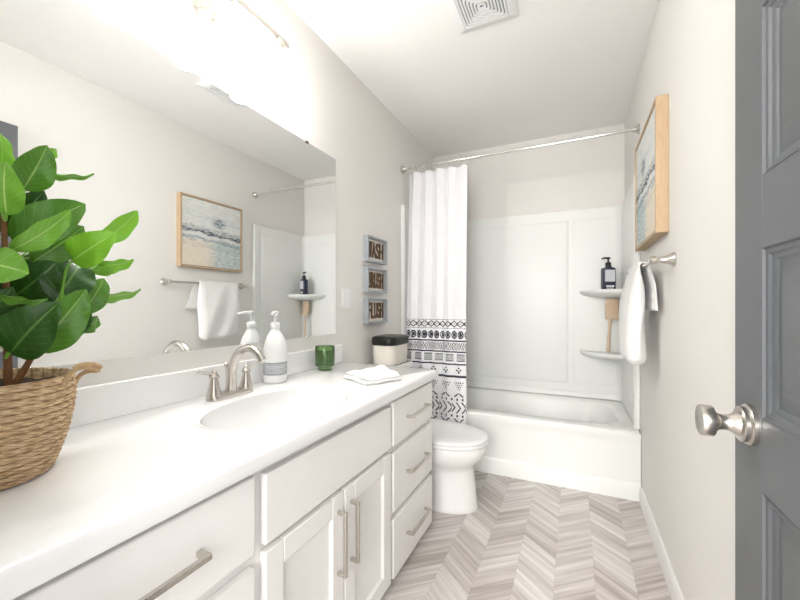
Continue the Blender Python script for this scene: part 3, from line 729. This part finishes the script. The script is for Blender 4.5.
BZ, BXr = 1.279, W-.068
tb = thing('towel_bar', (W, 2.04, BZ), 'brushed nickel towel bar mounted on the right wall below the picture', 'towel bar')
ya, yb = 1.705, 2.390
B().tube([(BXr, ya-.012, BZ), (BXr, yb+.012, BZ)], .0085, 18).build('bar', M['nickel'], tb)
for y in (ya, yb):
    B().lathe([(.027, 0), (.027, .005), (.022, .011), (.0145, .030), (.011, .050), (.012, .056), (.0155, .060), (.0155, .076), (.010, .082)], (W-.0005, y, BZ), (-1, 0, 0), 26).build('mount_post', M['nickel'], tb)
TY0, TY1 = 1.925, 2.285
def towel_loop(u):
    # centre line from the wall-side hem over the bar down to the thick room-side fold, offset by half its thickness
    Lb, Lf, R = .195, .405, .0165; P = []
    for i in range(11): k = 1-i/10; P.append((BXr+R+.020*min(1, k*2.2), BZ-Lb*k, .006, k*.9+.1, 1))
    for i in range(1, 8): a = pi*i/8; P.append((BXr+R*cos(a), BZ+R*sin(a), .006, 0, 0))
    for i in range(0, 25):
        k = i/24; bul = sin(min(1, k*1.9)*pi/2)
        P.append((BXr-R-.006*bul+.006*sin(9*u+5*k)*k, BZ-Lf*k, .006+.036*bul*(1-.10*k)*(1-.25*abs(2*u-1)**3)+.004*sin(14*u+6*k)*bul, k, 2))
    fw, bw = [], []
    for i, (x, z, h_, k, part) in enumerate(P):
        x0_, z0_ = P[max(i-1, 0)][:2]; x1_, z1_ = P[min(i+1, len(P)-1)][:2]
        dx, dz = x1_-x0_, z1_-z0_; l = sqrt(dx*dx+dz*dz); nx, nz = -dz/l, dx/l
        lo, hi = TY0, TY1
        if part == 1: lo, hi = TY0-.075*k, TY1-.01
        if part == 2: lo, hi = TY0-.012*sin(pi*k), TY1+.014*sin(pi*k)
        rim = sin(pi*min(1, max(0, u))) ; hh = h_*(.35+.65*min(1, rim/.35)**.6)
        y = lo+(hi-lo)*u+.004*sin(9*k+2)
        fw.append((x+nx*hh, y, z+nz*hh)); bw.append((x-nx*hh, y, z-nz*hh))
    xe, ze, he = P[-1][0], P[-1][1], P[-1][2]*(.35+.65*min(1, sin(pi*min(1, max(0, u)))/.35)**.6); y = fw[-1][1]
    end = [(xe+he*cos(a)*1.0, y, ze-he*.85*sin(a)-.006*sin(6*u)) for a in [pi*j/8 for j in range(1, 8)]]
    if fw[-1][0] < bw[-1][0]: end = end[::-1]
    return fw+end+bw[::-1]
b = B(); b.loft([towel_loop(k/44) for k in range(45)])
tw_ = b.build('hand_towel', M['terry'], None, angle=70)
tag(tw_, 'white terry towel draped over the bar on the right wall', 'towel')

# ------------------------------------------------------------------ exhaust fan cover on the ceiling
vx0, vx1, vy0, vy1 = .655, .945, 1.535, 1.825
ev = thing('exhaust_vent', ((vx0+vx1)/2, (vy0+vy1)/2, ZC), 'square white exhaust fan cover with concentric slots on the ceiling', 'vent')
cxv, cyv = (vx0+vx1)/2, (vy0+vy1)/2; h = .145
def sq(k, z): return rrect(cxv, cyv, k, k, .012, z, 3)
b = B(); b.loft([sq(h, ZC-.001), sq(h, ZC-.006), sq(h-.008, ZC-.012), sq(h-.04, ZC-.020), sq(h-.044, ZC-.012)], False, True); b.build('cover', M['white_plastic'], ev, angle=40)
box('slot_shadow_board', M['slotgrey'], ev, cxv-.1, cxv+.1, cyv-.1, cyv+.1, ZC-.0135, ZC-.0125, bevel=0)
for k in range(7):
    r = .1-.0135*k
    b = B(); b.loft([sq(r, ZC-.013), sq(r, ZC-.021), sq(r-.0075, ZC-.021), sq(r-.0075, ZC-.013)], False, False); b.build('louver', M['white_plastic'], ev, angle=30)

# ------------------------------------------------------------------ open door
dr = thing('door_1', (1.4725, .51, .01), 'dark grey five-panel interior door standing open on the right', 'door'); struct(dr)
XF, XB, YH, YL, ZD0, ZD1 = 1.455, 1.490, .118, .904, .012, 2.040
P0y, P1y = .232, .792
PAN = [(.130, .406), (.527, .801), (.922, 1.196), (1.315, 1.587), (1.700, 1.950)]
b = B(); b.box(XF, XB, P1y, YL, ZD0, ZD1); b.box(XF, XB, YH, P0y, ZD0, ZD1)
zz = ZD0
for za, zb in PAN+[(ZD1, None)]:
    b.box(XF, XB, P0y, P1y, zz, za); zz = zb
b.build('door_frame', M['door'], dr, bevel=.0015)
for za, zb in PAN:
    b = B()
    for xf, sg in ((XF, 1), (XB, -1)):
        def lp(i, d): return [(xf+sg*d, P0y+i, za+i), (xf+sg*d, P1y-i, za+i), (xf+sg*d, P1y-i, zb-i), (xf+sg*d, P0y+i, zb-i)]
        b.loft([lp(0, 0), lp(.002, .004), lp(.008, .005), (lp(.012, .008)), lp(.016, .009), lp(.022, .013), lp(.030, .013), lp(.052, .005), lp(.056, .004)], False, True)
    b.build('door_panel', M['door'], dr, smooth=True, angle=20)
kb = B().lathe([(.0345, 0), (.0345, .007), (.033, .009), (.030, .010), (.030, .016), (.028, .018), (.020, .019), (.0185, .024), (.0155, .028), (.0135, .033), (.0130, .040), (.0145, .046), (.020, .051), (.0255, .053), (.0268, .055), (.0268, .070), (.0255, .0722), (.021, .0722), (.012, .0705), (.004, .070)], (XF, .830, .900), (-1, 0, 0), 44)
kb.build('door_knob', M['nickel'], dr, angle=35)
box('latch_plate', M['nickel'], dr, XF+.006, XB-.006, YL-.0005, YL+.0015, .872, .929, bevel=.0005)
